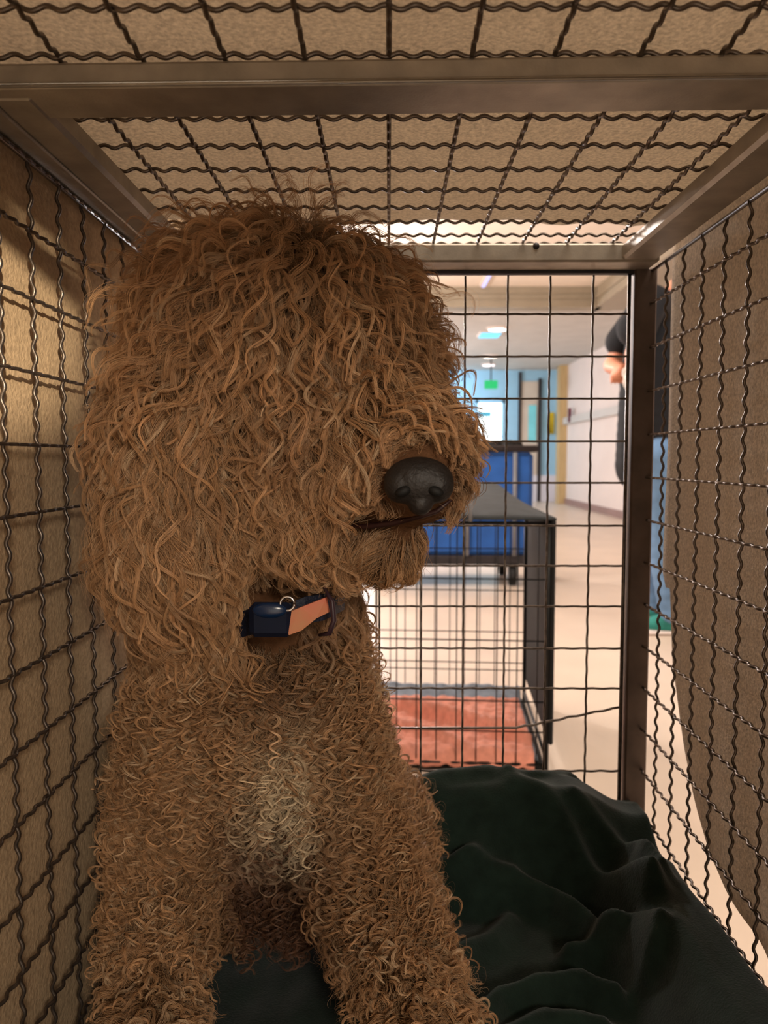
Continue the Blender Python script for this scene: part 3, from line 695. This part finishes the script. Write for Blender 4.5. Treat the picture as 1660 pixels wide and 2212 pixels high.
PART = [(455, 800), (500, 900), (545, 1000), (590, 1090), (650, 1190)]
BOXC = (495, 745, 1235, 1395)
def locks(n, strands, K, rad, clump, scaleL=1.0, ampk=1.0, liftk=1.0, wt=None, fly=.10, part=False, dk=1.0, stiff=.62):
    P, N = sample(n, wt)
    x, y = pix(P)
    keep = ~((x > BOXC[0] - 5) & (x < BOXC[1] + 10) & (y > BOXC[2] + 30) & (y < BOXC[3]) & (P[:, 1] < .66))
    nd = ((x - 905) / 78) ** 2 + ((y - 1042) / 63) ** 2
    keep &= ~((nd < 1) & (P[:, 1] < .60))
    keep &= P[:, 2] > -.43
    if part:
        for (ax, ay), (bx, by) in zip(PART[:-1], PART[1:]):
            tt = np.clip(((x - ax) * (bx - ax) + (y - ay) * (by - ay)) / ((bx - ax) ** 2 + (by - ay) ** 2), 0, 1)
            keep &= ~((np.hypot(x - ax - tt * (bx - ax), y - ay - tt * (by - ay)) < 17) & (P[:, 1] < .68))
        keep &= ~((np.abs(y - (1134 - (x - 740) * .06)) < 12) & (x > 735) & (x < 960) & (P[:, 1] < .60))
    P, N = P[keep], N[keep]; n = len(P)
    L, amp, lam, ecc, comb, lift, droop = coat(P, N)
    L = L * scaleL * rng.uniform(.7, 1.25, n); amp = amp * ampk * rng.uniform(.5, 1.4, n); lam = lam * rng.uniform(.8, 1.25, n)
    nf = lambda f, q: np.stack([np.sin(P[:, 0] * f + 1.7 * q + 2.1 * np.sin(P[:, 2] * f * .7 + q)), .5 * np.sin(P[:, 2] * f + q), np.sin((P[:, 0] - P[:, 2]) * f * 1.2 + 2.3 * q)], 1)
    comb = nrm(comb + .26 * nf(70, 1) + .22 * nf(150, 2) + rng.normal(0, .10, (n, 3)))
    lf = lift * liftk * rng.uniform(.25, 1.25, n)
    G = np.zeros((n, K, 3)); pos = P - N * .002; d = nrm(N * 1.0 + comb * .5); G[:, 0] = pos
    step = (L / (K - 1))[:, None]
    for k in range(1, K):
        d = nrm(d * stiff + comb * (1 - stiff)); pos = pos + d * step
        t = k / (K - 1)
        for i in range(n):
            loc, no, idx, dist = bvh.find_nearest(pos[i])
            if loc is None: continue
            lv = pos[i] - np.array(loc); nn = vn[tri[idx, 0]]
            sd = lv @ nn; want = lf[i] * min(1, t * 1.6) ** .8
            if sd < want: pos[i] = pos[i] + nn * (want - sd) * .7
            elif sd > want + .006: pos[i] = pos[i] - nn * (sd - want - .006) * .25
        d = nrm(pos - G[:, k - 1]); G[:, k] = pos
    # drop locks that would hang across the collar or poke through the cage wall
    gx_, gy_ = pix(G.reshape(-1, 3)); gx_ = gx_.reshape(n, K); gy_ = gy_.reshape(n, K)
    bad = ((gx_ > BOXC[0] + 25) & (gx_ < BOXC[1] - 10) & (gy_ > BOXC[2] + 50) & (gy_ < BOXC[3] - 8) & (G[:, :, 1] < .62)).any(1)
    bad |= ((((gx_ - 905) / 80) ** 2 + ((gy_ - 1040) / 66) ** 2 < 1) & (G[:, :, 1] < .60)).any(1)
    bad |= ((gx_ > 750) & (gx_ < 965) & (np.abs(gy_ - (1134 - (gx_ - 740) * .06)) < 6) & (G[:, :, 1] < .575)).any(1)
    ok = ~bad; G = G[ok]; P = P[ok]; L = L[ok]; amp = amp[ok]; lam = lam[ok]; ecc = ecc[ok]; n = len(P)
    # refine guides
    K2 = K * 2 + 2; ti = np.linspace(0, K - 1, K2); i0 = np.minimum(ti.astype(int), K - 2); fr = (ti - i0)[None, :, None]
    Gs = G.copy(); Gs[:, 1:-1] = (G[:, :-2] + 2 * G[:, 1:-1] + G[:, 2:]) / 4
    G = Gs[:, i0] * (1 - fr) + Gs[:, i0 + 1] * fr
    T = np.gradient(G, axis=1); T /= np.linalg.norm(T, axis=2)[..., None] + 1e-12
    Pk = P; hk = regions(P)[2]
    fld = 5.0 * np.sin(Pk[:, 0] * 95 + 1.4 * np.sin(Pk[:, 2] * 60)) + 4.0 * np.sin(Pk[:, 2] * 110 + Pk[:, 0] * 40 + 2)
    ref = nrm(nrm(rng.normal(size=(n, 3))) * (1 - .75 * hk)[:, None] + np.array([.2, 1, .15]) * hk[:, None] * .9)[:, None, :]
    U = np.cross(T, ref); U /= np.linalg.norm(U, axis=2)[..., None] + 1e-9; W = np.cross(T, U)
    s = np.linspace(0, 1, K2)[None, :]
    ph = 2 * np.pi * s * (L / lam)[:, None] + (rng.uniform(0, 6.28, n) * (1 - .75 * hk) + fld * hk)[:, None]
    rp = sm_(0, .3, s) * (1 + .35 * s)
    hand = np.where(rng.random(n) < .5, 1, -1)[:, None]
    off = amp[:, None] * rp
    G2 = G + U * (off * np.cos(ph))[..., None] + W * (off * np.sin(ph) * ecc[:, None] * hand)[..., None]
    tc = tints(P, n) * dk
    m = n * strands
    th = rng.uniform(0, 6.28, (n, strands)); rr = np.sqrt(rng.random((n, strands))) * clump * rng.uniform(.55, 1.7, n)[:, None]
    flym = rng.random((n, strands)) < fly; rr = np.where(flym, rr * 2.6, rr)
    tap = (1 - .55 * s ** 1.2)[:, None, :]
    tw = th[..., None] + 1.2 * s[None] * hand[:, None]
    ou = rr[..., None] * tap * np.cos(tw); ow = rr[..., None] * tap * np.sin(tw)
    Q = G2[:, None] + U[:, None] * ou[..., None] + W[:, None] * ow[..., None]
    jl = rng.uniform(.82, 1.0, (n, strands))
    Q = Q + rng.normal(0, .00018, Q.shape) * s[None, :, :, None]
    Q[:, :, :, :] = Q
    R_ = np.broadcast_to((rad * (1 - .75 * s ** 2))[None], (n, strands, K2))
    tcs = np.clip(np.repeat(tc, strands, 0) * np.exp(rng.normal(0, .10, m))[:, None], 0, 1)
    return Q.reshape(m, K2, 3), R_.reshape(m, K2), tcs

def curves_obj(name, sets, parent, label=None):
    tot = sum(len(q[0]) for q in sets)
    sizes = np.concatenate([np.full(len(q[0]), q[0].shape[1]) for q in sets])
    cu = bpy.data.hair_curves.new(name); cu.add_curves(sizes.tolist())
    pts = np.concatenate([q[0].reshape(-1) for q in sets]).astype(np.float32)
    rd_ = np.concatenate([q[1].reshape(-1) for q in sets]).astype(np.float32)
    cu.points.foreach_set('position', pts)
    ra = cu.attributes.get('radius') or cu.attributes.new('radius', 'FLOAT', 'POINT'); ra.data.foreach_set('value', rd_)
    tn = cu.attributes.new('tint', 'FLOAT_COLOR', 'POINT')
    cl = []
    for q in sets:
        k = q[0].shape[1]; g = (.46 + .66 * np.linspace(0, 1, k) ** .8)[None, :, None]  # roots darkened: self-shadow of the coat put into the strand colour
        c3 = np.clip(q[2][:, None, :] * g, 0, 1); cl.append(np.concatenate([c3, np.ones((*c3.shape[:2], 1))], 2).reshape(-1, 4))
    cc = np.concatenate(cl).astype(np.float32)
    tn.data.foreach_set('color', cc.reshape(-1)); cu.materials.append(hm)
    o = bpy.data.objects.new(name, cu); COL.objects.link(o); o.parent = parent; o['kind'] = 'stuff'
    if label: o['label'] = label
    print(name, tot, 'curves', len(rd_), 'points'); return o

import time as _t; _t0 = _t.time()
wt = ar * np.where(facing > -.25, 1.0, .22) * np.where(cen[:, 1] > .76, .35, 1.0)
xh, yh = pix(cen); hd = 1 - sm_(1200, 1330, yh)
sets = []
sets.append(locks(13000, 9, 6, .00020, .0045, scaleL=.60, ampk=.55, liftk=.45, wt=wt, fly=.3, dk=.62))            # dense under-layer, tinted darker as shade between the locks
sets.append(locks(4600, 26, 13, .00017, .0026, wt=wt * (.03 + hd), part=True, fly=.12))                     # waves of the head
sets.append(locks(1300, 22, 13, .00017, .0017, scaleL=1.15, ampk=1.1, liftk=1.45, wt=wt * (.02 + hd), part=True))
sets.append(locks(6500, 18, 13, .00016, .0017, wt=wt * (1.02 - hd)))                                        # curls of chest and legs
sets.append(locks(1500, 18, 13, .00016, .0013, scaleL=1.15, ampk=1.1, liftk=1.4, wt=wt * (1.02 - hd)))
sets.append(locks(9000, 3, 7, .00010, .004, scaleL=.9, ampk=.9, liftk=1.3, wt=wt, fly=.6))                  # fine frizz
wc = wt * np.exp(-(((xh - 560) / 260) ** 2 + ((yh - 560) / 130) ** 2))
sets.append(locks(170, 12, 13, .00013, .0022, scaleL=1.45, ampk=.8, liftk=2.2, wt=wc, fly=.3, stiff=.80))     # loose wisps on the crown
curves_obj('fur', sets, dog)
print('fur time', _t.time() - _t0)
